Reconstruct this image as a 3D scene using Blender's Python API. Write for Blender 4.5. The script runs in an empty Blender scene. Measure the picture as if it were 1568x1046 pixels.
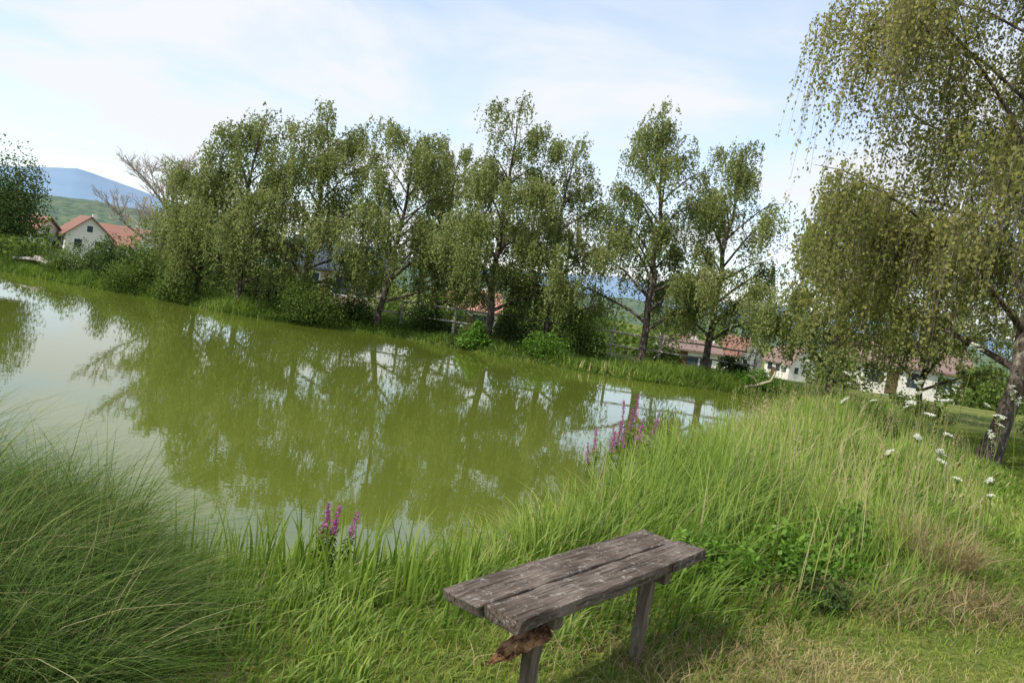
import bpy, math, numpy as np
from mathutils import Vector, Matrix
scene=bpy.context.scene
# ------------------------------------------------------------------ helpers
def noise2(x,y,s=1.0,seed=0):
    r=np.random.RandomState(seed); o=np.zeros_like(np.asarray(x,float))
    for k in range(7):
        a=r.rand()*6.28; f=s*(0.6+0.55*k); p=r.rand()*6.28
        o=o+np.sin((x*np.cos(a)+y*np.sin(a))*f+p+1.3*np.sin((y*np.cos(a)-x*np.sin(a))*f*.7+p*2))/(1+.4*k)
    return o/3.2
POND=np.array([(-34,6.5),(-20,5.6),(-9,5.4),(-4,5.2),(-2,5.3),(-.6,5.9),(.7,7.4),(1.8,9.8),(3.9,14),(6.6,20),(8.9,24.5),(9.2,26.4),
 (7.2,26.3),(3.6,25.4),(1.4,26.1),(-.7,26.4),(-3,27.6),(-5,28.0),(-7.5,26.9),(-9.7,27.0),(-13,28.6),(-16.5,29.2),(-20,30.6),(-26,32),(-34,33)],float)
def sdf(x,y):
    x=np.asarray(x,float); y=np.asarray(y,float); shp=x.shape
    x=x.ravel(); y=y.ravel()
    d=np.full(x.shape,1e9); ins=np.zeros(x.shape,bool)
    n=len(POND)
    for i in range(n):
        a=POND[i]; b=POND[(i+1)%n]; e=b-a
        t=np.clip(((x-a[0])*e[0]+(y-a[1])*e[1])/(e@e),0,1)
        d=np.minimum(d,np.hypot(x-a[0]-t*e[0],y-a[1]-t*e[1]))
        c=((a[1]>y)!=(b[1]>y))
        xi=a[0]+(y-a[1])/(e[1] if abs(e[1])>1e-9 else 1e-9)*e[0]
        ins^=(c&(x<xi))
    return np.where(ins,-d,d).reshape(shp)
def height(x,y):
    x=np.asarray(x,float); y=np.asarray(y,float)
    d=sdf(x,y)
    top=np.interp(y,[10,24],[.75,.36])
    z=np.where(d<0,-.06-np.minimum(1,-d*.5)*.9, top*(1-np.exp(-np.maximum(d,0)/1.15))-.06*np.exp(-np.maximum(d,0)*4))
    z=z+np.where(d>0,.03*noise2(x,y,.9,3)*np.clip(d,0,1),0)
    z=z+np.interp(y,[32,45,60,90,150,400,6000],[0,-1.2,-2.4,-4,-7.5,-10,-10])
    return z
class MB:
    def __init__(s): s.v=[];s.q=[];s.m=[];s.t=[];s.n=0
    def add(s,v,q,mat=0,tint=0.5):
        v=np.asarray(v,np.float32).reshape(-1,3); q=np.asarray(q,np.int32).reshape(-1,4)
        s.v.append(v); s.q.append(q+s.n); s.m.append(np.full(len(q),mat,np.int32))
        s.t.append(np.broadcast_to(np.asarray(tint,np.float32),(len(v),)).copy()); s.n+=len(v)
    def build(s,name,mats,smooth=(0,)):
        v=np.concatenate(s.v); q=np.concatenate(s.q); m=np.concatenate(s.m); t=np.concatenate(s.t)
        me=bpy.data.meshes.new(name)
        me.vertices.add(len(v)); me.vertices.foreach_set('co',v.ravel())
        me.loops.add(len(q)*4); me.loops.foreach_set('vertex_index',q.ravel())
        me.polygons.add(len(q)); me.polygons.foreach_set('loop_start',np.arange(0,len(q)*4,4,dtype=np.int32))
        me.polygons.foreach_set('material_index',m)
        me.polygons.foreach_set('use_smooth',np.isin(m,smooth))
        me.update(calc_edges=True)
        at=me.attributes.new('tint','FLOAT','POINT'); at.data.foreach_set('value',t)
        for x in mats: me.materials.append(x)
        ob=bpy.data.objects.new(name,me); scene.collection.objects.link(ob); return ob
def tube(mb,pts,rad,sides=6,mat=0,tint=.5):
    pts=np.asarray(pts,float); n=len(pts)
    d=np.gradient(pts,axis=0); d/=np.linalg.norm(d,axis=1)[:,None]+1e-9
    ref=np.array([0,0,1.]) if abs(d[0,2])<.9 else np.array([1.,0,0])
    s=np.cross(d,ref); s/=np.linalg.norm(s,axis=1)[:,None]+1e-9; u=np.cross(s,d)
    a=np.arange(sides)*2*np.pi/sides
    ring=pts[:,None]+np.asarray(rad)[:,None,None]*(np.cos(a)[None,:,None]*s[:,None]+np.sin(a)[None,:,None]*u[:,None])
    i=np.arange(n-1)[:,None]*sides; j=np.arange(sides)[None]; k=(j+1)%sides
    q=np.stack([i+j,i+k,i+sides+k,i+sides+j],-1).reshape(-1,4)
    mb.add(ring.reshape(-1,3),q,mat,tint)
def leaves(mb,P,L,W,tint,rng,mat=1,down=1.0,spread=.8):
    N=len(P); d=rng.normal(size=(N,3))*spread; d[:,2]-=down; d/=np.linalg.norm(d,axis=1)[:,None]
    s=np.cross(d,rng.normal(size=(N,3))); s/=np.linalg.norm(s,axis=1)[:,None]+1e-9
    l=(L*rng.uniform(.65,1.25,N))[:,None]; w=(W*rng.uniform(.7,1.2,N))[:,None]
    v=np.stack([P,P+d*l*.45+s*w*.5,P+d*l,P+d*l*.45-s*w*.5],1)
    q=np.arange(N*4).reshape(N,4)
    mb.add(v.reshape(-1,3),q,mat,np.repeat(tint,4))
def blades(mb,P,h,w,az,bend,segs,tint,rng,mat=0,up=None):
    N=len(P); t=np.linspace(0,1,segs+1)[None,:]
    dx=np.cos(az);dy=np.sin(az); fa=az+rng.uniform(-1.2,1.2,N)+np.pi/2
    b=bend[:,None]; H=h[:,None]
    out=H*b*t**2*.85; z=H*(t-.42*np.minimum(b,1.3)*t**2.2)
    cx=P[:,0:1]+dx[:,None]*out; cy=P[:,1:2]+dy[:,None]*out; cz=P[:,2:3]+z
    ww=w[:,None]*.5*(1-t**1.6*.93)
    sx=np.cos(fa)[:,None]*ww; sy=np.sin(fa)[:,None]*ww
    v=np.stack([np.stack([cx-sx,cy-sy,cz],-1),np.stack([cx+sx,cy+sy,cz],-1)],2).reshape(N,-1,3)
    k=(segs+1)*2; base=(np.arange(N)*k)[:,None]; i=(np.arange(segs)*2)[None]
    q=np.stack([base+i,base+i+1,base+i+3,base+i+2],-1).reshape(-1,4)
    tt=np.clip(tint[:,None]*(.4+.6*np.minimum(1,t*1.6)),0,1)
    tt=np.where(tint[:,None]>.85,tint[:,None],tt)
    mb.add(v.reshape(-1,3),q,mat,np.repeat(tt.reshape(-1),2))
# ------------------------------------------------------------------ materials
def newmat(name):
    m=bpy.data.materials.new(name); m.use_nodes=True; nt=m.node_tree
    for n in list(nt.nodes): nt.nodes.remove(n)
    out=nt.nodes.new('ShaderNodeOutputMaterial'); return m,nt,out
def ramp(nt,stops):
    r=nt.nodes.new('ShaderNodeValToRGB'); e=r.color_ramp.elements
    e[0].position=stops[0][0]; e[0].color=(*stops[0][1],1)
    e[1].position=stops[-1][0]; e[1].color=(*stops[-1][1],1)
    for p,c in stops[1:-1]:
        x=e.new(p); x.color=(*c,1)
    return r
def leafmat(name,stops,trans=.35,gloss=False):
    m,nt,out=newmat(name)
    a=nt.nodes.new('ShaderNodeAttribute'); a.attribute_name='tint'
    r=ramp(nt,stops); nt.links.new(a.outputs['Fac'],r.inputs[0])
    if gloss:
        p=nt.nodes.new('ShaderNodeBsdfPrincipled'); p.inputs['Roughness'].default_value=.5
        p.inputs['Specular IOR Level'].default_value=.3; nt.links.new(r.outputs[0],p.inputs['Base Color'])
    else:
        p=nt.nodes.new('ShaderNodeBsdfDiffuse'); nt.links.new(r.outputs[0],p.inputs['Color'])
    tr=nt.nodes.new('ShaderNodeBsdfTranslucent'); hs=nt.nodes.new('ShaderNodeHueSaturation')
    hs.inputs['Value'].default_value=1.35; hs.inputs['Saturation'].default_value=1.1
    nt.links.new(r.outputs[0],hs.inputs['Color']); nt.links.new(hs.outputs[0],tr.inputs[0])
    mx=nt.nodes.new('ShaderNodeMixShader'); mx.inputs[0].default_value=trans
    nt.links.new(p.outputs[0],mx.inputs[1]); nt.links.new(tr.outputs[0],mx.inputs[2]); nt.links.new(mx.outputs[0],out.inputs[0])
    return m
def noisemat(name,stops,scale=(1,1,1),nscale=5,detail=8,rough=.9,bump=.3,obj=True,dist=.02):
    m,nt,out=newmat(name)
    tc=nt.nodes.new('ShaderNodeTexCoord'); mp=nt.nodes.new('ShaderNodeMapping'); mp.inputs['Scale'].default_value=scale
    nt.links.new(tc.outputs['Object'],mp.inputs[0])
    n=nt.nodes.new('ShaderNodeTexNoise'); n.inputs['Scale'].default_value=nscale; n.inputs['Detail'].default_value=detail; n.inputs['Roughness'].default_value=.65
    nt.links.new(mp.outputs[0],n.inputs['Vector'])
    r=ramp(nt,stops); nt.links.new(n.outputs['Fac'],r.inputs[0])
    p=nt.nodes.new('ShaderNodeBsdfPrincipled'); p.inputs['Roughness'].default_value=rough
    p.inputs['Specular IOR Level'].default_value=.25
    nt.links.new(r.outputs[0],p.inputs['Base Color'])
    b=nt.nodes.new('ShaderNodeBump'); b.inputs['Strength'].default_value=bump; b.inputs['Distance'].default_value=dist
    nt.links.new(n.outputs['Fac'],b.inputs['Height']); nt.links.new(b.outputs[0],p.inputs['Normal'])
    nt.links.new(p.outputs[0],out.inputs[0]); return m
BARK=noisemat('bark',[(.35,(.035,.026,.02)),(.55,(.10,.08,.065)),(.7,(.34,.32,.28))],(1,1,.6),9,bump=.8)
BARKG=noisemat('bark_grey',[(.3,(.28,.24,.21)),(.7,(.48,.44,.40))],(1,1,.4),9,bump=.5)
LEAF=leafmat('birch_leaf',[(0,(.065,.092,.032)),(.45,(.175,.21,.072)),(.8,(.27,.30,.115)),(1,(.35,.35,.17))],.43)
LEAFY=leafmat('birch_leaf_sunny',[(0,(.08,.10,.026)),(.45,(.20,.22,.06)),(.8,(.31,.305,.105)),(1,(.39,.34,.16))],.45)
SHRUB=leafmat('shrub_leaf',[(0,(.035,.058,.015)),(.5,(.11,.16,.04)),(1,(.20,.26,.065))],.35)
CONIF=leafmat('dark_leaf',[(0,(.025,.046,.016)),(.5,(.068,.105,.034)),(1,(.135,.18,.055))],.3)
NETT=leafmat('broad_leaf',[(0,(.05,.11,.015)),(.5,(.12,.23,.03)),(1,(.21,.34,.05))],.4,True)
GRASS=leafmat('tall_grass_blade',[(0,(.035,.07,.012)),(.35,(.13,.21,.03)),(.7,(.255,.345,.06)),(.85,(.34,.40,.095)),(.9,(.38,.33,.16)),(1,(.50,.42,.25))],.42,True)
SEDGE=leafmat('sedge_blade',[(0,(.025,.05,.014)),(.4,(.085,.14,.034)),(.8,(.17,.235,.065)),(.9,(.26,.27,.12)),(1,(.38,.33,.19))],.35)
LAWN=leafmat('lawn_blade',[(0,(.10,.155,.022)),(.4,(.20,.265,.045)),(.65,(.29,.315,.08)),(.85,(.40,.35,.16)),(1,(.47,.39,.21))],.35)
DRY=leafmat('dry_grass_blade',[(0,(.18,.13,.07)),(.5,(.32,.25,.13)),(1,(.46,.38,.22))],.3)
PURP=leafmat('purple_petal',[(0,(.30,.05,.24)),(1,(.60,.18,.50))],.4)
WHITE=leafmat('white_petal',[(0,(.6,.62,.5)),(1,(.85,.85,.78))],.3)
REDF=leafmat('red_petal',[(0,(.2,.03,.04)),(1,(.35,.08,.10))],.3)
def groundmat():
    m,nt,out=newmat('ground_soil_grass')
    tc=nt.nodes.new('ShaderNodeTexCoord')
    n1=nt.nodes.new('ShaderNodeTexNoise'); n1.inputs['Scale'].default_value=.9; n1.inputs['Detail'].default_value=10; n1.inputs['Roughness'].default_value=.7
    n2=nt.nodes.new('ShaderNodeTexNoise'); n2.inputs['Scale'].default_value=28; n2.inputs['Detail'].default_value=6; n2.inputs['Roughness'].default_value=.8
    nt.links.new(tc.outputs['Object'],n1.inputs[0]); nt.links.new(tc.outputs['Object'],n2.inputs[0])
    r1=ramp(nt,[(.38,(.10,.155,.03)),(.52,(.175,.205,.05)),(.66,(.28,.25,.105))])
    r2=ramp(nt,[(.3,(.35,.35,.3)),(.7,(1.2,1.2,1.1))])
    nt.links.new(n1.outputs[0],r1.inputs[0]); nt.links.new(n2.outputs[0],r2.inputs[0])
    mx=nt.nodes.new('ShaderNodeMixRGB'); mx.blend_type='MULTIPLY'; mx.inputs[0].default_value=1
    nt.links.new(r1.outputs[0],mx.inputs[1]); nt.links.new(r2.outputs[0],mx.inputs[2])
    p=nt.nodes.new('ShaderNodeBsdfPrincipled'); p.inputs['Roughness'].default_value=.95; p.inputs['Specular IOR Level'].default_value=.1
    nt.links.new(mx.outputs[0],p.inputs['Base Color'])
    b=nt.nodes.new('ShaderNodeBump'); b.inputs['Strength'].default_value=.6; b.inputs['Distance'].default_value=.03
    nt.links.new(n2.outputs[0],b.inputs['Height']); nt.links.new(b.outputs[0],p.inputs['Normal'])
    nt.links.new(p.outputs[0],out.inputs[0]); return m
GROUND=groundmat()
def watermat():
    m,nt,out=newmat('pond_water')
    tc=nt.nodes.new('ShaderNodeTexCoord'); mp=nt.nodes.new('ShaderNodeMapping'); mp.inputs['Scale'].default_value=(1,1.6,1)
    nt.links.new(tc.outputs['Object'],mp.inputs[0])
    n=nt.nodes.new('ShaderNodeTexNoise'); n.inputs['Scale'].default_value=2.2; n.inputs['Detail'].default_value=3
    nt.links.new(mp.outputs[0],n.inputs[0])
    n3=nt.nodes.new('ShaderNodeTexNoise'); n3.inputs['Scale'].default_value=.12; n3.inputs['Detail'].default_value=4
    nt.links.new(tc.outputs['Object'],n3.inputs[0])
    r=ramp(nt,[(.35,(.088,.112,.015)),(.65,(.105,.13,.022))]); nt.links.new(n3.outputs[0],r.inputs[0])
    p=nt.nodes.new('ShaderNodeBsdfPrincipled'); p.inputs['Roughness'].default_value=.01; p.inputs['IOR'].default_value=1.55
    nt.links.new(r.outputs[0],p.inputs['Base Color'])
    b=nt.nodes.new('ShaderNodeBump'); b.inputs['Strength'].default_value=.10; b.inputs['Distance'].default_value=.01
    nt.links.new(n.outputs[0],b.inputs['Height']); nt.links.new(b.outputs[0],p.inputs['Normal'])
    nt.links.new(p.outputs[0],out.inputs[0]); return m
WATER=watermat()
# ------------------------------------------------------------------ ground & water
def axis(fine,lo,hi):
    a=np.arange(fine[0],fine[1],fine[2]); ext=[]; v=fine[1]; st=fine[2]
    while v<hi: ext.append(v); st*=1.16; v+=st
    ext.append(hi); pre=[]; v=fine[0]; st=fine[2]
    while v>lo: st*=1.16; v-=st; pre.append(max(v,lo))
    return np.array(sorted(set(list(a)+ext+pre)))
gx=axis((-22,13,.2),-6000,6000); gy=axis((-2,34,.2),-3000,7000)
X,Y=np.meshgrid(gx,gy); Z=height(X,Y)
mb=MB(); nx=len(gx); ny=len(gy)
i,j=np.meshgrid(np.arange(nx-1),np.arange(ny-1)); b0=(j*nx+i).ravel()
mb.add(np.stack([X,Y,Z],-1),np.stack([b0,b0+1,b0+1+nx,b0+nx],-1)); mb.build('ground',[GROUND])
me=bpy.data.meshes.new('pond_water'); c=POND.mean(0)
pv=[((p[0]-c[0])*1.012+c[0],(p[1]-c[1])*1.03+c[1],0) for p in POND]
me.from_pydata(pv,[],[list(range(len(pv)))]); me.materials.append(WATER)
ob=bpy.data.objects.new('pond_water',me); scene.collection.objects.link(ob)
if me.polygons[0].normal.z<0: me.flip_normals()
# ------------------------------------------------------------------ hills
def ridge(name,dist,prof,mat,amp,seed,depth):
    A=np.linspace(-1.3,1.3,420); e=np.interp(A,[p[0] for p in prof],[p[1] for p in prof])
    e=e+amp*(noise2(A*40,A*0,1,seed)+.5*noise2(A*160,A*0,1,seed+1))
    rows=[]
    for k,(f,g) in enumerate([(0,-.1),(.25,.35),(.5,.68),(.75,.9),(1,1),(1.5,.5)]):
        D=dist+depth*f; hz=2.35+e*(dist+depth)
        z=-12+(hz+12)*max(g,0)+(noise2(A*60+k,A*0+k*3,1,seed+5)*amp*dist*.6 if 0<k<4 else 0)
        rows.append(np.stack([A*D,np.full_like(A,D),z+0*A],-1))
    V=np.array(rows); nx=len(A); ny=len(rows); i,j=np.meshgrid(np.arange(nx-1),np.arange(ny-1)); b=(j*nx+i).ravel()
    mb=MB(); mb.add(V,np.stack([b,b+1,b+1+nx,b+nx],-1)); return mb.build(name,[mat])
MTN=noisemat('hazy_mountain',[(.4,(.16,.245,.36)),(.6,(.18,.265,.375))],(1,1,1),.004,rough=1,bump=0)  # blue of the aerial haze is put into the base colour
HILL=noisemat('wooded_hill',[(.38,(.045,.08,.06)),(.5,(.075,.115,.08)),(.62,(.12,.155,.09))],(1,1,1),.16,rough=1,bump=0)  # greens darkened and dulled, distance haze mixed into the colour
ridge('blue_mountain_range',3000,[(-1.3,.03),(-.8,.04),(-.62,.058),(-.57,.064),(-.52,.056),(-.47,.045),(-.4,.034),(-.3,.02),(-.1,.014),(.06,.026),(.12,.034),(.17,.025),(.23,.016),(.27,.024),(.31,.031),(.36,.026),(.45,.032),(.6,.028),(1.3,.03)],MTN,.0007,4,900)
ridge('wooded_hills',520,[(-1.3,.02),(-.8,.02),(-.57,.027),(-.45,.026),(-.3,.02),(-.1,.012),(.08,.006),(.13,.008),(.2,.002),(.31,.003),(.5,.006),(1.3,.012)],HILL,.0020,9,160)
# ------------------------------------------------------------------ trees
def birch(name,x,y,H,R,seed,nst,lean=(0,0),drop=(.5,1.6),low=.1,lpl=19,LS=.088,leaf=LEAF,nl=24,r0=None,ribbon=0,tb=0.0,t0r=(.13,.95),lim=.5,pe=1.3):
    rng=np.random.RandomState(seed); z0=float(height(x,y))-.1; mb=MB()
    r0=r0 or .015*H
    T=np.linspace(0,1,14); wob=np.cumsum(rng.normal(size=(14,2))*.008*H,0); wob-=wob[0]
    tp=np.stack([x+lean[0]*T+wob[:,0],y+lean[1]*T+wob[:,1],z0+H*.93*T],-1)
    tr=r0*(1-T)**.85+.012; tr[0]*=1.45
    tube(mb,tp,tr,9)
    S=[];O=[];WT=[]
    def at(t): return np.array([np.interp(t,T,tp[:,k]) for k in range(3)])
    for i in range(nl):
        t0=t0r[0]+(t0r[1]-t0r[0])*((i+rng.rand())/nl); az=i*2.4+rng.uniform(-.5,.5)
        L=R*(1.18-.85*t0**pe)*rng.uniform(.6,1.15); rise=L*(.35+.9*t0)*rng.uniform(.6,1.4)
        rise=min(rise,H*1.0-(H*.93*t0))
        o=np.array([math.cos(az),math.sin(az),0]); p0=at(t0); s=np.linspace(0,1,9)[:,None]
        pp=p0+o*L*s**.95+np.array([0,0,1])*rise*(s*1.7-.7*s**2)
        pp+=np.cumsum(rng.normal(size=(9,3))*.02*L,0)*s
        rr=np.interp(t0,T,tr)*lim; tube(mb,pp,rr*(1-s[:,0])**.9+.006,5)
        lw=rng.uniform(.4,1.45)
        for a in np.linspace(.3,1,8):
            q=np.array([np.interp(a,s[:,0],pp[:,k]) for k in range(3)]); S.append(q);O.append(o);WT.append(L*.6*lw)
        for m in range(5):
            a=rng.uniform(.35,.95); q0=np.array([np.interp(a,s[:,0],pp[:,k]) for k in range(3)])
            a2=az+rng.choice([-1,1])*rng.uniform(.4,1.2); o2=np.array([math.cos(a2),math.sin(a2),0]); L2=L*rng.uniform(.25,.5)
            s2=np.linspace(0,1,5)[:,None]; q=q0+o2*L2*s2+np.array([0,0,1])*L2*rng.uniform(.1,.6)*(s2*1.5-.7*s2**2)
            tube(mb,q,(rr*.35)*(1-s2[:,0])+.004,3)
            for a in (1,2,3,4): S.append(q[a]);O.append(o2);WT.append(L2*1.1*lw)
    for t in np.linspace(.55,1,10): S.append(at(t)); O.append(np.array([0,0,0.])); WT.append(.25)
    S=np.array(S);O=np.array(O);WT=np.array(WT)
    WT=WT*rng.uniform(.03,1.7,len(WT)); WT/=WT.sum(); clt=rng.uniform(-.18,.18,len(S))
    idx=rng.choice(len(S),nst,p=WT); st=S[idx]+rng.normal(size=(nst,3))*np.array([.12,.12,.12])*(R/2.2)**.3
    od=O[idx]+rng.normal(size=(nst,3))*.5; od[:,2]=0; od/=np.linalg.norm(od,axis=1)[:,None]+1e-6
    dl=rng.uniform(drop[0],drop[1],nst)*rng.uniform(.5,1,nst)
    zmin=z0+low*H*rng.uniform(.6,1.6,nst); dl=np.clip(np.minimum(dl,st[:,2]-zmin),.08,None)
    u=rng.rand(nst,lpl)**.85; D=dl[:,None]
    P=st[:,None]+od[:,None]*(.28*D*np.sqrt(u))[...,None]; P[...,2]+= .10*np.sin(u*3.1)-D*u**1.25
    P=P+rng.normal(size=P.shape)*.03
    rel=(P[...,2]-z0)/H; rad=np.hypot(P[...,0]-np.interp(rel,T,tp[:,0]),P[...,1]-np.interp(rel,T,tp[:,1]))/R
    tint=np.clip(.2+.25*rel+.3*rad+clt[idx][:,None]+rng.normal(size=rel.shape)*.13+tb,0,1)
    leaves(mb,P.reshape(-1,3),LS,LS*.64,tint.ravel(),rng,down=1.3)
    if ribbon:
        k=5; uu=np.linspace(0,1,k)[None]; Q=st[:,None]+od[:,None]*(.28*D*np.sqrt(uu))[...,None]; Q[...,2]+=.10*np.sin(uu*3.1)-D*uu**1.25
        sd=np.cross(od,[0,0,1.])*ribbon; V=np.stack([Q-sd[:,None],Q+sd[:,None]],2).reshape(nst,-1,3)
        b=(np.arange(nst)*k*2)[:,None]; i=(np.arange(k-1)*2)[None]
        mb.add(V.reshape(-1,3),np.stack([b+i,b+i+1,b+i+3,b+i+2],-1).reshape(-1,4),0,.3)
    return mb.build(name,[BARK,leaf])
B='birch_tree'
birch(B,-9.9,28.6,6.9,2.5,11,2200,lean=(-.1,0),drop=(.6,1.8),low=.05)
birch(B,-11.8,29.3,4.9,2.3,21,1700,drop=(.6,1.9),low=.04,tb=.05)
birch(B,-7.9,29.3,7.5,2.3,12,2000,lean=(.1,0))
birch(B,-5.0,29.0,7.4,2.4,13,2200,lean=(.2,0),low=.13)
birch(B,-3.1,31.0,7.3,2.0,14,1600,lean=(.3,0),low=.13)
birch(B,-.9,28.6,8.6,2.3,15,2300)
birch(B,1.2,28.8,7.8,2.0,16,1900,lean=(.4,0))
birch(B,4.7,28.6,9.0,2.5,17,2500,lean=(-.6,0),low=.08)
birch(B,7.1,28.9,8.7,2.1,18,2000,lean=(-.3,0),low=.1)
birch(B,9.6,23.8,6.3,2.2,19,2100,low=.1,tb=.05)
birch(B,12.6,24.5,6.5,2.2,20,1500,low=.25)
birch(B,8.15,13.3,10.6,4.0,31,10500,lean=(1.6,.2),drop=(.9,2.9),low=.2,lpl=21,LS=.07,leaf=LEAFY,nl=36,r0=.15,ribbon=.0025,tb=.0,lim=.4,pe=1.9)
birch(B,14.8,18.5,10,3.3,32,2700,drop=(.8,2.2),low=.14,LS=.09)
def bare():
    rng=np.random.RandomState(8); x,y=-14.3,32.2; z0=float(height(x,y)); mb=MB()
    def grow(p,d,L,r,lev):
        n=6; pts=[p]; dd=d.copy()
        for k in range(n-1):
            dd=dd+rng.normal(size=3)*.10+np.array([0,0,.03]); dd/=np.linalg.norm(dd); pts.append(pts[-1]+dd*L/(n-1))
        tube(mb,pts,np.linspace(r,r*.45+.006,n),5 if lev<2 else 3)
        if lev>=5: return
        for k in range(4 if lev else 12):
            a=rng.uniform(.4,1) ; q=pts[int(a*(n-1))]
            nd=np.array([0,0,.75])+rng.normal(size=3)*.6 if lev==0 else dd+rng.normal(size=3)*.5; nd[2]=abs(nd[2])*.8+.15; nd/=np.linalg.norm(nd)
            grow(q,nd,L*rng.uniform(.48,.66),r*.5,lev+1)
    grow(np.array([x,y,z0-.1]),np.array([0.03,0,1.]),3.4,.12,0)
    mb.build('bare_tree',[BARKG])
bare()
def bush(mb,x,y,rx,rz,n,LS,seed,zb=None,lumps=14,tb=0,stem=True,mat=1,ry=None):
    rng=np.random.RandomState(seed); z0=float(height(x,y)) if zb is None else zb; ry=ry or rx
    c=rng.normal(size=(lumps,3)); c/=np.linalg.norm(c,axis=1)[:,None]; c*=rng.uniform(.25,.75,lumps)[:,None]
    c[:,2]=np.abs(c[:,2])*1.2-.1; r=rng.uniform(.28,.5,lumps)
    k=rng.randint(lumps,size=n); d=rng.normal(size=(n,3)); d/=np.linalg.norm(d,axis=1)[:,None]
    rr=r[k]*rng.uniform(.45,1.12,n); P=c[k]+d*rr[:,None]
    P[:,2]=np.abs(P[:,2])
    tint=np.clip(.25+.25*P[:,2]+.35*(rr/r[k]-.6)+rng.uniform(-.15,.15,lumps)[k]+rng.normal(size=n)*.14+tb,0,1)  # inner and lower leaves get a darker tint, shade put into the colour
    P=P*np.array([rx,ry,rz])+np.array([x,y,z0]); leaves(mb,P,LS,LS*.62,tint,rng,mat=mat,down=.25,spread=1)
    if stem:
        for m in range(7):
            e=np.array([x,y,z0])+c[m]*np.array([rx,ry,rz]); s=np.linspace(0,1,5)[:,None]
            tube(mb,np.array([x,y,z0-.1])*(1-s)+e*s+np.array([0,0,.15*rz])*np.sin(s*3.14),np.linspace(.03*rx+.01,.006,5),4)
def shrub(name,mat,*a,**k):
    mb=MB(); bush(mb,*a,**k); return mb.build(name,[BARK,mat])
mb=MB(); bush(mb,-22.0,32.8,2.9,4.3,26000,.11,41,zb=1.4,lumps=26); tube(mb,[(-22,32.8,0),(-22,32.8,1.5),(-21.9,32.8,3.5)],[.2,.16,.1],8)
mb.build('deciduous_tree',[BARK,CONIF])
shr=[(-15.4,30.8,1.3,2.5,7500,.09,CONIF),(-13.6,30.4,1.5,2.9,10000,.09,SHRUB),(-17.6,30.7,1.0,1.2,4000,.08,SHRUB),(-14.6,29.4,1.2,1.0,4500,.08,SHRUB),(-12.2,28.7,1.2,1.3,5000,.085,SHRUB),(-18.8,36,1.4,1.9,4500,.1,SHRUB),
 (-7.3,27.9,1.8,1.7,11000,.08,SHRUB),(-5.9,28.9,1.1,1.1,4500,.08,CONIF),(-3.2,29.3,1.4,1.2,5000,.09,CONIF),(-1.1,27.3,.7,.9,3500,.12,NETT),(.2,28.8,1.4,1.5,6000,.08,CONIF),
 (2.4,28.0,1.0,2.0,8000,.09,SHRUB),(1.2,27.2,1.3,.8,5000,.09,NETT),(5.6,29.6,1.1,.8,3500,.09,SHRUB),(8.3,29.4,.9,.8,3000,.09,CONIF),(8.6,27.4,1.0,.7,4000,.09,NETT),
 (11.4,22.5,1.2,.7,4000,.09,SHRUB),(13.3,17.8,1.2,1.4,6000,.08,SHRUB),(16.5,22,2.2,2.0,8000,.1,CONIF),(-9.2,29.8,1.5,1.5,5000,.09,CONIF),(-19.9,32.6,1.2,.9,3500,.09,SHRUB)]
for k,(x,y,rx,rz,n,ls,mt) in enumerate(shr): shrub('shrub',mt,x,y,rx,rz,n,ls,60+k)
mb=MB(); rng=np.random.RandomState(77)
clear=[(-.6,-.52,100),(-.29,-.15,62),(-.09,-.01,82),(.17,.25,76),(.25,.39,155),(.42,.57,72)]
for k in range(190):
    yy=rng.choice([rng.uniform(38,60),rng.uniform(60,140),rng.uniform(140,330)]); az=rng.uniform(-.8,.8); xx=az*yy; R=rng.uniform(1.3,2.3)*(1+yy/150)
    if any(a<az<b and yy<dd+6 for a,b,dd in clear): continue
    g=float(height(xx,yy)); top=min(R*2.2, 2.35-g+yy*(.006 if xx>0 else .018)*rng.uniform(-.6,1.1)); 
    if top<1: top=1
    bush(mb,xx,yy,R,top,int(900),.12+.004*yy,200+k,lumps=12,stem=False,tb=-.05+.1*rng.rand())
mb.build('distant_trees',[BARK,SHRUB])
# ------------------------------------------------------------------ houses
def plain(name,col,rough=.8): return noisemat(name,[(.3,tuple(c*.88 for c in col)),(.7,col)],(1,1,1),1.5,rough=rough,bump=.05)
def tiles(name,col):
    m=noisemat(name,[(.3,tuple(c*.7 for c in col)),(.7,col)],(1,1,1),4,rough=.8,bump=.1); nt=m.node_tree
    p=[n for n in nt.nodes if n.type=='BSDF_PRINCIPLED'][0]; w=nt.nodes.new('ShaderNodeTexWave'); w.bands_direction='Z'; w.inputs['Scale'].default_value=3
    tc=nt.nodes.new('ShaderNodeTexCoord'); nt.links.new(tc.outputs['Object'],w.inputs[0]); b=nt.nodes.new('ShaderNodeBump'); b.inputs['Distance'].default_value=.05; b.inputs['Strength'].default_value=.6
    nt.links.new(w.outputs['Fac'],b.inputs['Height']); nt.links.new(b.outputs[0],p.inputs['Normal']); return m
WHITEW=plain('white_render',(.70,.68,.62)); TANW=plain('tan_render',(.46,.38,.28)); GLASS=plain('window_glass',(.04,.05,.07),.15); WOODD=plain('door_wood',(.12,.07,.04)); 
RED=tiles('red_tiles',(.27,.14,.11)); PINK=tiles('pink_tiles',(.50,.26,.20)); BROWN=tiles('brown_tiles',(.25,.17,.15)); BLUE=tiles('slate_roof',(.07,.085,.12)); FRAME=plain('window_frame',(.75,.75,.73))
def poly(name,v,f,mat,par):
    me=bpy.data.meshes.new(name); me.from_pydata(v,[],f); me.materials.append(mat); o=bpy.data.objects.new(name,me); scene.collection.objects.link(o); o.parent=par; return o
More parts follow.
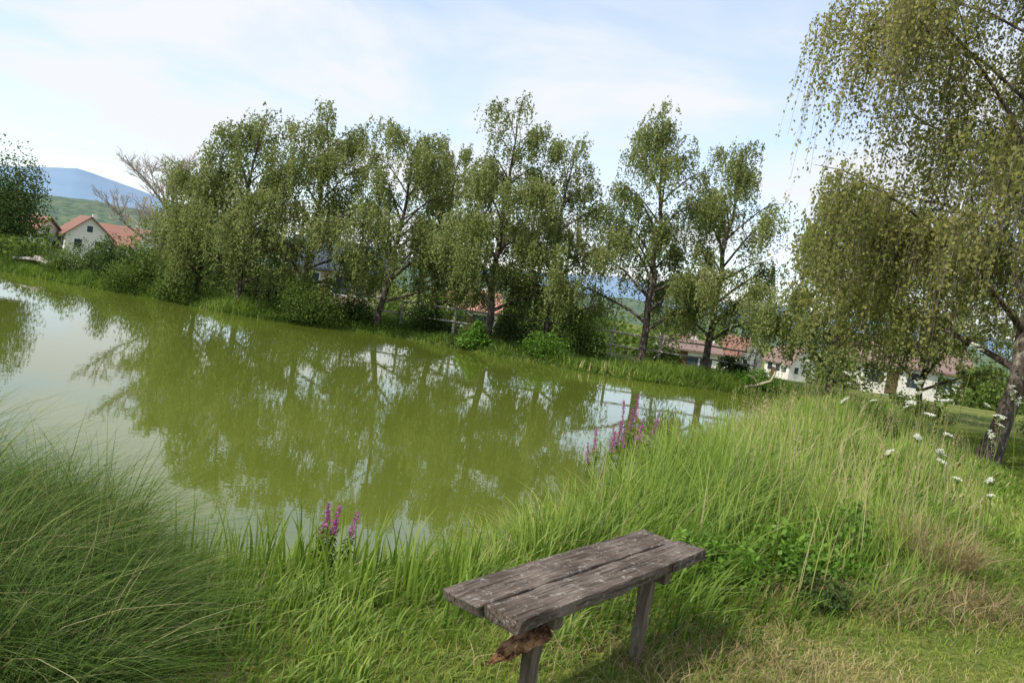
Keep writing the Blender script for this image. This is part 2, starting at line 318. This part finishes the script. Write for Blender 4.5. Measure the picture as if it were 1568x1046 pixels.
def boxv(x0,x1,y0,y1,z0,z1): return [(x0,y0,z0),(x1,y0,z0),(x1,y1,z0),(x0,y1,z0),(x0,y0,z1),(x1,y0,z1),(x1,y1,z1),(x0,y1,z1)]
BF=[(0,3,2,1),(4,5,6,7),(0,1,5,4),(1,2,6,5),(2,3,7,6),(3,0,4,7)]
def house(name,x,y,w,d,hw,hr,rot,wall,roof,zb=None):
    e=bpy.data.objects.new(name,None); scene.collection.objects.link(e); e.location=(x,y,(float(height(x,y))-.3) if zb is None else zb); e.rotation_euler=(0,0,rot)
    a=w/2;b=d/2
    poly('walls',[(-a,-b,-3.5),(a,-b,-3.5),(a,b,-3.5),(-a,b,-3.5),(-a,-b,hw),(a,-b,hw),(a,b,hw),(-a,b,hw),(-a,0,hw+hr),(a,0,hw+hr)],[(0,1,5,4),(2,3,7,6),(1,2,6,9,5),(3,0,4,8,7)],wall,e)
    o=.45; t=.15; s=hr/b
    v=[];f=[]
    for sg in (-1,1):
        n=len(v); yb=sg*(b+o); zb2=hw-o*s
        v+=[(-a-o,yb,zb2+.03),(a+o,yb,zb2+.03),(a+o,0,hw+hr+.03),(-a-o,0,hw+hr+.03),(-a-o,yb,zb2+t+.03),(a+o,yb,zb2+t+.03),(a+o,0,hw+hr+t+.03),(-a-o,0,hw+hr+t+.03)]
        f+=[tuple(n+q for q in k) for k in BF if k!=(2,3,7,6)]
    poly('roof',v,f,roof,e)
    poly('chimney',boxv(a*.3,a*.3+.5,b*.2,b*.2+.5,hw,hw+hr+.5),BF,wall,e)
    v=[];f=[];v2=[];f2=[]
    def win(cx,cy,cz,ww,hh,ax):
        for (V,F,g,off) in ((v,f,0,.03),(v2,f2,.1,.015)):
            n=len(V); 
            if ax=='y': V.extend(boxv(cx-ww/2-g,cx+ww/2+g,cy-off,cy+.0,cz-g,cz+hh+g))
            else: V.extend(boxv(cx-off if cx<0 else cx,cx if cx<0 else cx+off,cy-ww/2-g,cy+ww/2+g,cz-g,cz+hh+g))
            F.extend(tuple(n+q for q in k) for k in BF)
    for q in (-.55,.1,.6): win(q*a,-b,hw-1.7,1.1,1.2,'y')
    for sx in (-a,a):
        for q in (-.45,.45): win(sx,q*b,hw-1.7,.9,1.1,'x')
        win(sx,0,hw+hr*.2,.7,.8,'x')
    poly('windows',v,f,GLASS,e); poly('window_frames',v2,f2,FRAME,e)
    poly('door',boxv(-.27*a-.45,-.27*a+.45,-b-.03,-b,0,2.1),BF,WOODD,e)
    return e
house('white_house',-59.5,108,6.5,5.5,2.8,2.4,math.radians(-50),WHITEW,RED,zb=-2.2)
house('red_roof_house',-57,114,7,7,2.4,2.4,math.radians(-5),WHITEW,RED,zb=-2.4)
house('red_roof_house',-66,105,7,7,2.6,2.3,math.radians(-5),WHITEW,RED,zb=-2.8)
house('tan_building',-13.0,58,6.5,6,3.4,1.8,math.radians(8),TANW,BLUE,zb=-1.6)
house('pink_roof_house',-4.4,80,4.5,5,2.8,1.7,math.radians(12),WHITEW,PINK,zb=-3.1)
house('white_gable_house',41,145,6.5,6,3.2,3.0,math.radians(-60),WHITEW,RED,zb=-6.6)
house('white_gable_house',49,140,6,6,3.2,2.8,math.radians(-65),WHITEW,BROWN,zb=-6.5)
house('red_roof_house',32,150,8,7,3,2.4,math.radians(20),WHITEW,RED,zb=-7.0)
house('brown_roof_house',33,68,9.0,7,2.5,1.9,math.radians(-12),WHITEW,BROWN,zb=-1.6)
house('pale_building',15.5,72,5,4,2.3,.7,math.radians(5),WHITEW,BROWN,zb=-3.0)
# ------------------------------------------------------------------ fence
WOODL=noisemat('grey_fence_wood',[(.3,(.25,.23,.2)),(.7,(.5,.47,.42))],(1,1,.3),12,bump=.4)
mb=MB(); fx=[-6.2,-4.2,-2.2,-.2,1.8,3.6,5.4,7.2,9.0]
fp=[]
for x in fx:
    y=29.3+.2*math.sin(x); z=float(height(x,y)); fp.append((x,y,z)); tube(mb,[(x,y,z-.2),(x,y,z+.5),(x+.01,y,z+1.15),(x+.01,y,z+1.17)],[.06,.055,.05,.01],6)
for hh in (.5,.98):
    for a,b in zip(fp[:-1],fp[1:]): tube(mb,[(a[0],a[1]-.07,a[2]+hh),((a[0]+b[0])/2,(a[1]+b[1])/2-.07,(a[2]+b[2])/2+hh-.02),(b[0],b[1]-.07,b[2]+hh+.01)],[.035,.038,.035],6)
mb.build('wooden_rail_fence',[WOODL])
PALE=noisemat('pale_wood',[(.3,(.28,.24,.18)),(.7,(.5,.45,.36))],(1,1,1),8,bump=.4)
mb=MB(); tube(mb,[(8.0,26.9,.2),(8.4,26.8,.35),(8.8,26.7,.55),(8.9,26.7,.85),(8.85,26.7,1.0)],[.05,.05,.045,.035,.015],7); tube(mb,[(8.4,26.8,.35),(8.2,26.7,.6),(7.9,26.6,.65)],[.04,.025,.01],6); mb.build('fallen_branch',[PALE])
mb=MB()
for k in range(4): tube(mb,[(-20.3+.3*k,31.9+.2*k,.5+.05*k),(-19.4,31.9,.55+.04*k),(-18.3+.2*k,31.5,.42)],[.05,.055,.04],7)
mb.build('log_pile',[BARKG])
# ------------------------------------------------------------------ grasses
rng=np.random.RandomState(1)
def sample(n,x0,x1,y0,y1,dlo,dhi,ref=5,pw=1.3,seed=0):
    r=np.random.RandomState(seed); x=r.uniform(x0,x1,n); y=r.uniform(y0,y1,n); d=sdf(x,y)
    dist=np.hypot(x,y); k=(d>dlo)&(d<dhi)&(r.rand(n)<np.minimum(1,(ref/dist)**pw))&(dist>1.6)
    x,y,d=x[k],y[k],d[k]; return x,y,d,height(x,y),np.hypot(x,y)
x,y,d,z,ds=sample(460000,-3.5,10.5,2.2,26,.02,4.6,ref=5.5,pw=1.2,seed=2)
d=d*np.interp(x,[2.0,3.6,7],[1,.8,.70]); kk=d<3.1; x,y,d,z,ds=x[kk],y[kk],d[kk],z[kk],ds[kk]
cl=noise2(x,y,2.6,12); cl2=noise2(x,y,.9,14); cl3=noise2(x,y,6.5,15)
h=np.interp(d,[0,.4,1.6,2.4,2.9,3.1],[.55,.75,.8,.45,.16,.07])*np.interp(x,[-2,-.5,.2,1.0,1.7,3.2],[.4,.42,.5,1.0,1.25,.98])*np.clip(1+.38*cl+.2*cl3,.3,1.6)*rng.uniform(.4,1.15,len(x))
h*=np.interp(y,[12,20],[1,.75])
bd=np.hypot(x-.55,y-3.5); h*=np.interp(bd,[.5,1.1,1.8],[.45,.75,1])
keep=(rng.rand(len(x))<np.clip(.72+.6*cl,.15,1))
x,y,z,h,ds,cl,cl2,cl3,d=[a[keep] for a in (x,y,z,h,ds,cl,cl2,cl3,d)]
n=len(x); az=.6+1.8*cl2+1.5*cl+1.2*cl3+rng.normal(size=n)*.7
tint=np.clip(.5+.24*cl2+.18*cl+.12*cl3+rng.normal(size=n)*.15,0,.84); dryp=np.where(rng.rand(n)<np.clip(.05+.16*(cl2-.1)+.05*(x>2.5),.01,.3),1,0); tint=np.where(dryp,rng.uniform(.88,1,n),tint)
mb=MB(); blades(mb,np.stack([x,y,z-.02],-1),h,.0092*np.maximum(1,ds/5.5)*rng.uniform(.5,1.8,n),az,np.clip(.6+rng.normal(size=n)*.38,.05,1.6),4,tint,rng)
k=rng.choice(np.where((x>1.8)&(d<2.7))[0],620); m=len(k); sh=rng.uniform(.75,1.3,m)
blades(mb,np.stack([x[k],y[k],z[k]],-1),sh,np.full(m,.007),rng.uniform(0,6.28,m),rng.uniform(.05,.35,m),4,rng.uniform(.86,1,m),rng)
# seed heads (panicles) on a share of the stalks
for q in range(0,m,3):
    c0=np.array([x[k[q]],y[k[q]],z[k[q]]+sh[q]*.93]); nn=26; P=c0+np.stack([rng.normal(size=nn)*.012,rng.normal(size=nn)*.012,rng.uniform(-.12,.06,nn)],-1)
    leaves(mb,P,.022,.006,rng.uniform(.9,1,nn),rng,mat=0,down=-.8,spread=.6)
mb.build('tall_bank_grass',[GRASS],smooth=())
print('tall',n)
mb=MB()
cs=[(-2.2,3.0,.4,.84),(-2.6,3.6,.45,.86),(-1.8,2.6,.35,.68),(-1.9,3.6,.38,.72),(-3.4,4.2,.5,.92),(-2.5,4.4,.4,.7),(-3.0,2.9,.5,.95),(-1.5,3.05,.28,.5),(-4.2,4.6,.5,.9),(-2.2,2.3,.45,.72),(-1.4,2.35,.3,.52)]
for (cx,cy,cr,ch) in cs:
    for sub in range(6):
        a0=rng.uniform(0,6.28); q0=cr*rng.uniform(.2,.9); sx=cx+q0*math.cos(a0); sy=cy+q0*math.sin(a0); m=560; hh=ch*rng.uniform(.65,1.2); sr=cr*.38
        a=rng.uniform(0,6.28,m); r=sr*np.sqrt(rng.rand(m)); X0=sx+r*np.cos(a); Y0=sy+r*np.sin(a); Z0=height(X0,Y0)
        az=a+rng.normal(size=m)*.5; bend=np.clip(.3+1.1*(r/sr)*rng.uniform(.5,1.2,m)+rng.normal(size=m)*.2,.1,1.7)
        tint=np.clip(.44+rng.normal(size=m)*.2+rng.uniform(-.18,.16),0,.85); tint=np.where(rng.rand(m)<.08,rng.uniform(.88,1,m),tint)
        blades(mb,np.stack([X0,Y0,Z0],-1),hh*rng.uniform(.5,1.3,m),.0056*rng.uniform(.5,1.6,m),az,bend,6,tint,rng)
mb.build('sedge_tussocks',[SEDGE])
mb=MB(); m=300; X0=rng.uniform(-2.1,0,m); Y0=rng.uniform(3.8,5.4,m); k=sdf(X0,Y0)>-.05; X0,Y0=X0[k],Y0[k]; m=len(X0)
blades(mb,np.stack([X0,Y0,height(X0,Y0)],-1),rng.uniform(.25,.6,m),rng.uniform(.012,.022,m),rng.uniform(0,6.28,m),rng.uniform(.05,.35,m),5,np.clip(.55+rng.normal(size=m)*.15,0,.84),rng); mb.build('reed_leaves',[GRASS])
x,y,d,z,ds=sample(700000,-1.5,13,1.9,20,2.1,40,ref=4.2,pw=1.6,seed=5)
n=len(x); c1=noise2(x,y,1.2,21); c2=noise2(x,y,5,22)
dry=np.exp(-((x-1.9)**2/2.2+(y-4.0)**2/1.0)); tint=np.clip(.33+.16*c1+.14*c2+.42*dry+rng.normal(size=n)*.13,0,1)
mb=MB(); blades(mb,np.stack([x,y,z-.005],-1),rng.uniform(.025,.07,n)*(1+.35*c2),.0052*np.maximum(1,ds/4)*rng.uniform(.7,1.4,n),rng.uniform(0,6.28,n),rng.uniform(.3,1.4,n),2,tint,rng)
mb.build('lawn_grass',[LAWN]); print('lawn',n)
x,y,d,z,ds=sample(360000,-32,14,23,34,-.02,3.2,ref=500,seed=6)
k=rng.rand(len(x))<np.interp(d,[0,.8,3.2],[1,.6,.15]); x,y,d,z=x[k],y[k],d[k],z[k]; n=len(x)
c1=noise2(x,y,.8,31); c2=noise2(x,y,3,32)
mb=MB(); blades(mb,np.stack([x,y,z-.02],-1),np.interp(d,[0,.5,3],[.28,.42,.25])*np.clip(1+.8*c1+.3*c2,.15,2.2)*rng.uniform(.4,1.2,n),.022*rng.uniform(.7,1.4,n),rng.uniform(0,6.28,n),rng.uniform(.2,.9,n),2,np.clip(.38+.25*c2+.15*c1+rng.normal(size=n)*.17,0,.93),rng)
mb.build('far_bank_grass',[GRASS]); print('far',n)
mb=MB(); m=1000; a=rng.uniform(0,6.28,m); r=.3*np.sqrt(rng.rand(m)); X0=3.4+r*np.cos(a); Y0=5.95+r*np.sin(a)
blades(mb,np.stack([X0,Y0,height(X0,Y0)],-1),rng.uniform(.15,.6,m),np.full(m,.006),a+rng.normal(size=m)*1.2,rng.uniform(.3,1.5,m),4,rng.rand(m),rng)
m=3200; X0=rng.normal(2.8,.7,m); Y0=rng.normal(5.2,.3,m); blades(mb,np.stack([X0,Y0,height(X0,Y0)],-1),rng.uniform(.04,.25,m),np.full(m,.005),rng.uniform(0,6.28,m),rng.uniform(.6,1.6,m),3,rng.rand(m),rng)
m=2000; X0=rng.normal(1.2,.6,m); Y0=rng.normal(3.75,.4,m); blades(mb,np.stack([X0,Y0,height(X0,Y0)],-1),rng.uniform(.04,.2,m),np.full(m,.004),rng.uniform(0,6.28,m),rng.uniform(.6,1.6,m),3,rng.rand(m),rng)
mb.build('dry_grass_clump',[DRY])
for k,(x,y,rx,rz,n) in enumerate([(1.6,5.1,.33,.42,2300),(2.05,5.4,.4,.48,2700),(1.25,4.95,.25,.34,1200),(2.6,5.8,.4,.5,2200),(2.4,5.3,.25,.3,1100)]):
    shrub('nettle_plant',NETT,x,y,rx,rz,n,.054,300+k,lumps=20)
mb=MB(); bush(mb,2.15,4.9,.26,.2,2000,.035,310,lumps=11); bush(mb,2.15,4.9,.28,.23,16,.03,311,lumps=9,stem=False,mat=2); mb.build('rose_shrub',[BARK,CONIF,REDF])
def loose(cx,cy,n,hh,sp,seed,fr=.78):
    r=np.random.RandomState(seed); mb=MB()
    for k in range(n):
        x=cx+r.normal()*sp; y=cy+r.normal()*sp; z=float(height(x,y)); H=hh*r.uniform(.78,1.06); lx,ly=r.normal(size=2)*.07
        s=np.linspace(0,1,6)[:,None]; P=np.array([x,y,z])+s*np.array([lx,ly,H]); tube(mb,P,np.linspace(.005,.003,6),4,0)
        m=140; t=r.uniform(fr,1,m); a=r.uniform(0,6.28,m); rad=.014*(1.15-((t-fr)/(1-fr))*.8)
        Q=np.array([x,y,z])+t[:,None]*np.array([lx,ly,H])+np.stack([rad*np.cos(a),rad*np.sin(a),0*a],-1)
        leaves(mb,Q,.016,.012,r.rand(m),r,mat=1,down=0,spread=1)
        m=60; t=r.uniform(.1,fr,m); Q=np.array([x,y,z])+t[:,None]*np.array([lx,ly,H]); leaves(mb,Q,.07,.018,r.rand(m),r,mat=2,down=0,spread=1)
    return mb.build('purple_loosestrife',[GRASS,PURP,SHRUB])
loose(1.33,8.3,10,1.22,.09,1); loose(1.05,7.9,3,1.0,.05,2); loose(-.92,4.8,3,.50,.04,3,.62); loose(-1.02,4.7,1,.40,.03,4,.62)
mb=MB(); heads=[(3.45,6.0,2.43),(3.25,5.9,2.0),(3.2,6.1,1.68),(3.32,5.95,1.6),(3.3,6.2,1.86),(3.5,6.0,1.42),(3.42,6.1,1.52),(3.75,6.0,1.45),(3.75,5.9,2.12),(3.6,6.4,1.7),(4.1,6.6,1.9),(3.9,6.2,1.3),(3.1,6.3,1.5),(4.3,7,1.7),(3.0,5.9,1.95)]
rr=np.random.RandomState(55); heads+=[(rr.uniform(3.6,6.6),rr.uniform(7,11.5),rr.uniform(1.5,2.1)) for _ in range(20)]
for k,(x,y,zt) in enumerate(heads):
    r=np.random.RandomState(400+k); z=float(height(x,y)); bx=x+r.normal()*.12; by=y+r.normal()*.12; s=np.linspace(0,1,6)[:,None]
    P=np.array([bx,by,z])*(1-s)+np.array([x,y,zt-.04])*s; P[:,0]+=np.sin(s[:,0]*3)*.03; tube(mb,P,np.linspace(.005,.0025,6),4,0)
    R=r.uniform(.022,.05); tl=r.normal(size=2)*.6
    for u in range(20):
        a=r.uniform(0,6.28); q=R*math.sqrt(r.rand()); e=np.array([x+q*math.cos(a),y+q*math.sin(a),zt+.01-q*q*3+tl[0]*q*math.cos(a)+tl[1]*q*math.sin(a)])
        tube(mb,[P[-1],(P[-1]+e)/2+np.array([0,0,-.004]),e],[.0015,.001,.001],3,0)
        leaves(mb,e+r.normal(size=(8,3))*np.array([.007,.007,.002]),.009,.009,r.rand(8),r,mat=1,down=0,spread=1)
mb.build('wild_carrot_flowers',[GRASS,WHITE])
# ------------------------------------------------------------------ bench
def woodmat():
    m,nt,out=newmat('weathered_wood'); tc=nt.nodes.new('ShaderNodeTexCoord'); mp=nt.nodes.new('ShaderNodeMapping'); mp.inputs['Scale'].default_value=(1.2,26,18)
    nt.links.new(tc.outputs['Object'],mp.inputs[0]); n=nt.nodes.new('ShaderNodeTexNoise'); n.inputs['Scale'].default_value=3; n.inputs['Detail'].default_value=12; n.inputs['Roughness'].default_value=.7; n.inputs['Distortion'].default_value=.5
    nt.links.new(mp.outputs[0],n.inputs[0]); r=ramp(nt,[(.36,(.022,.016,.013)),(.46,(.105,.083,.068)),(.7,(.24,.21,.185))]); nt.links.new(n.outputs[0],r.inputs[0])
    n3=nt.nodes.new('ShaderNodeTexNoise'); n3.inputs['Scale'].default_value=3.5; n3.inputs['Detail'].default_value=5; nt.links.new(tc.outputs['Object'],n3.inputs[0]); r3=ramp(nt,[(.35,(.55,.5,.46)),(.65,(1.2,1.17,1.13))]); nt.links.new(n3.outputs[0],r3.inputs[0])
    mu=nt.nodes.new('ShaderNodeMixRGB'); mu.blend_type='MULTIPLY'; mu.inputs[0].default_value=1; nt.links.new(r.outputs[0],mu.inputs[1]); nt.links.new(r3.outputs[0],mu.inputs[2])
    n2=nt.nodes.new('ShaderNodeTexNoise'); n2.inputs['Scale'].default_value=24; n2.inputs['Detail'].default_value=10; n2.inputs['Roughness'].default_value=.85; nt.links.new(tc.outputs['Object'],n2.inputs[0])
    r2=ramp(nt,[(.55,(0,0,0)),(.62,(.85,.85,.85))]); nt.links.new(n2.outputs[0],r2.inputs[0])
    mx=nt.nodes.new('ShaderNodeMixRGB'); mx.inputs[2].default_value=(.42,.41,.38,1); nt.links.new(r2.outputs[0],mx.inputs[0]); nt.links.new(mu.outputs[0],mx.inputs[1])
    p=nt.nodes.new('ShaderNodeBsdfPrincipled'); p.inputs['Roughness'].default_value=.8; p.inputs['Specular IOR Level'].default_value=.2; nt.links.new(mx.outputs[0],p.inputs['Base Color'])
    b=nt.nodes.new('ShaderNodeBump'); b.inputs['Strength'].default_value=1; b.inputs['Distance'].default_value=.01; nt.links.new(n.outputs[0],b.inputs['Height']); nt.links.new(b.outputs[0],p.inputs['Normal']); nt.links.new(p.outputs[0],out.inputs[0]); return m
WOOD=woodmat()
LEGW=noisemat('leg_wood',[(.3,(.06,.045,.032)),(.55,(.15,.12,.09)),(.75,(.30,.27,.23))],(14,14,1.5),3,bump=.8,dist=.005)
ROT=noisemat('rotten_wood',[(.38,(.05,.025,.015)),(.5,(.24,.12,.06)),(.64,(.46,.27,.14))],(14,14,14),2,bump=1)
METAL=plain('rusty_bolt',(.03,.027,.025),.5)
bench=bpy.data.objects.new('wooden_bench',None); scene.collection.objects.link(bench); bench.location=(.505,3.39,0); bench.rotation_euler=(0,0,math.radians(51.5))
import bmesh
def plank(name,lo,hi,mat,seed,cuts=10,jit=.003,ax=0,bev=.005,lz=0,warp=0):
    r=np.random.RandomState(seed); bm=bmesh.new(); bmesh.ops.create_cube(bm,size=1)
    for v in bm.verts: v.co=Vector([lo[k]+(v.co[k]+.5)*(hi[k]-lo[k]) for k in range(3)])
    es=[e for e in bm.edges if abs((e.verts[0].co-e.verts[1].co)[ax])>1e-4]; bmesh.ops.subdivide_edges(bm,edges=es,cuts=cuts)
    for v in bm.verts: v.co+=Vector(r.normal(size=3)*jit*np.array([3 if ax==0 else 1,1,.7]))+Vector((0,0,warp*math.sin(v.co.x*2.2+seed)))
    me=bpy.data.meshes.new(name); bm.to_mesh(me); bm.free(); me.materials.append(mat); o=bpy.data.objects.new(name,me); scene.collection.objects.link(o); o.parent=bench; o.location=(0,0,lz)
    md=o.modifiers.new('b','BEVEL'); md.width=bev; md.segments=2; md.limit_method='ANGLE'; return o
plank('seat_plank_rear',(-.765,.002,1.152),(.745,.185,1.203),WOOD,1,cuts=16,warp=.004,lz=.004); plank('seat_plank_front',(-.745,-.168,1.155),(.762,-.007,1.207),WOOD,2,cuts=16,warp=-.004,lz=.004)
for k,s in enumerate((-.44,.44)):
    plank('cross_beam_%d'%(k+1),(s-.03,-.14,1.09),(s+.03,.15,1.149),LEGW,5+k,ax=1,jit=.0015)
    plank('leg_%d'%(k+1),(s-.028,-.068,.45),(s+.028,-.012,1.089),LEGW,8+k,ax=2,jit=.0025)
plank('bolt_plate',(.40,-.183,1.17),(.425,-.174,1.2),METAL,12,cuts=1,jit=0,bev=.001)
# one rotten, splintered brace hanging below the seat
c,s_=math.cos(math.radians(51.5)),math.sin(math.radians(51.5))
def loc(p): dx,dy=p[0]-.505,p[1]-3.39; return np.array((c*dx+s_*dy,-s_*dx+c*dy,p[2]))
r=np.random.RandomState(9); mb=MB(); a=loc((.30,2.97,1.09)); b=loc((.09,2.97,.925)); n=9
side=np.cross(b-a,[0,0,1.]); side/=np.linalg.norm(side); upv=np.cross(side,b-a); upv/=np.linalg.norm(upv)
for lay in range(2):
  for strip in range(5):
    L=1-.25*r.rand(); o0=(strip-2)*.019; pts=[]; 
    for i in range(n):
        t=i/(n-1)*L; pts.append(a+(b-a)*t+side*(o0+r.normal()*.002)+upv*(r.normal()*.003+.004*math.sin(strip*2)-.018*lay))
    tube(mb,pts,np.array([.014]*(n-2)+[.009,.002])*r.uniform(.9,1.15,n),5)
o=mb.build('broken_brace',[ROT],smooth=()); o.parent=bench
# ------------------------------------------------------------------ camera
H=2.35; p=math.radians(3.85); rl=math.radians(8.7)
R=Vector((1,0,0)); U=Vector((0,math.sin(p),math.cos(p))); F=Vector((0,math.cos(p),-math.sin(p)))
cx=R*math.cos(rl)+U*math.sin(rl); cy=-R*math.sin(rl)+U*math.cos(rl); cz=-F
M=Matrix((cx,cy,cz)).transposed().to_4x4(); M.translation=Vector((0,0,H))
cam=bpy.data.cameras.new('camera'); cam.lens=28; cam.sensor_width=36; cam.clip_end=20000; cam.clip_start=.05
co=bpy.data.objects.new('camera',cam); co.matrix_world=M; scene.collection.objects.link(co); scene.camera=co
# ------------------------------------------------------------------ light
el=math.radians(48); azs=math.atan2(-.80,-.6)
ts=Vector((math.sin(azs)*math.cos(el),math.cos(azs)*math.cos(el),math.sin(el)))
sl=bpy.data.lights.new('sun','SUN'); sl.energy=5; sl.angle=math.radians(.5); sl.color=(1,.94,.82)
so=bpy.data.objects.new('sun',sl); so.rotation_euler=ts.to_track_quat('Z','Y').to_euler(); scene.collection.objects.link(so)
w=bpy.data.worlds.new('World'); scene.world=w; w.use_nodes=True; nt=w.node_tree; nt.nodes.clear()
out=nt.nodes.new('ShaderNodeOutputWorld'); bg=nt.nodes.new('ShaderNodeBackground'); bg.inputs[1].default_value=.15
sky=nt.nodes.new('ShaderNodeTexSky'); sky.sky_type='NISHITA'; sky.sun_disc=False; sky.sun_elevation=el; sky.sun_rotation=azs%(2*math.pi); sky.dust_density=.3
tc=nt.nodes.new('ShaderNodeTexCoord'); sp=nt.nodes.new('ShaderNodeSeparateXYZ'); nt.links.new(tc.outputs['Generated'],sp.inputs[0])
ad=nt.nodes.new('ShaderNodeMath'); ad.operation='ADD'; ad.inputs[1].default_value=.2; nt.links.new(sp.outputs[2],ad.inputs[0])
mxx=nt.nodes.new('ShaderNodeMath'); mxx.operation='MAXIMUM'; mxx.inputs[1].default_value=.05; nt.links.new(ad.outputs[0],mxx.inputs[0])
dv=[]
for k in (0,1):
    d=nt.nodes.new('ShaderNodeMath'); d.operation='DIVIDE'; nt.links.new(sp.outputs[k],d.inputs[0]); nt.links.new(mxx.outputs[0],d.inputs[1]); dv.append(d)
cb=nt.nodes.new('ShaderNodeCombineXYZ'); nt.links.new(dv[0].outputs[0],cb.inputs[0]); nt.links.new(dv[1].outputs[0],cb.inputs[1])
n=nt.nodes.new('ShaderNodeTexNoise'); n.inputs['Scale'].default_value=1.3; n.inputs['Detail'].default_value=8; n.inputs['Roughness'].default_value=.52; n.inputs['Distortion'].default_value=.4; nt.links.new(cb.outputs[0],n.inputs[0])
r=ramp(nt,[(.38,(.16,.16,.16)),(.47,(.42,.42,.42)),(.58,(.97,.97,.97))]); nt.links.new(n.outputs['Fac'],r.inputs[0])
mx=nt.nodes.new('ShaderNodeMixRGB'); mx.inputs[2].default_value=(6.2,6.35,6.65,1); nt.links.new(r.outputs[0],mx.inputs[0])
hz=nt.nodes.new('ShaderNodeMixRGB'); hz.blend_type='ADD'; hz.inputs[0].default_value=1; hz.inputs[2].default_value=(1.9,2.2,2.9,1); nt.links.new(sky.outputs[0],hz.inputs[1]); nt.links.new(hz.outputs[0],mx.inputs[1])
nt.links.new(mx.outputs[0],bg.inputs[0]); nt.links.new(bg.outputs[0],out.inputs[0])
scene.view_settings.view_transform='Standard'; scene.view_settings.look='None'; scene.view_settings.exposure=0
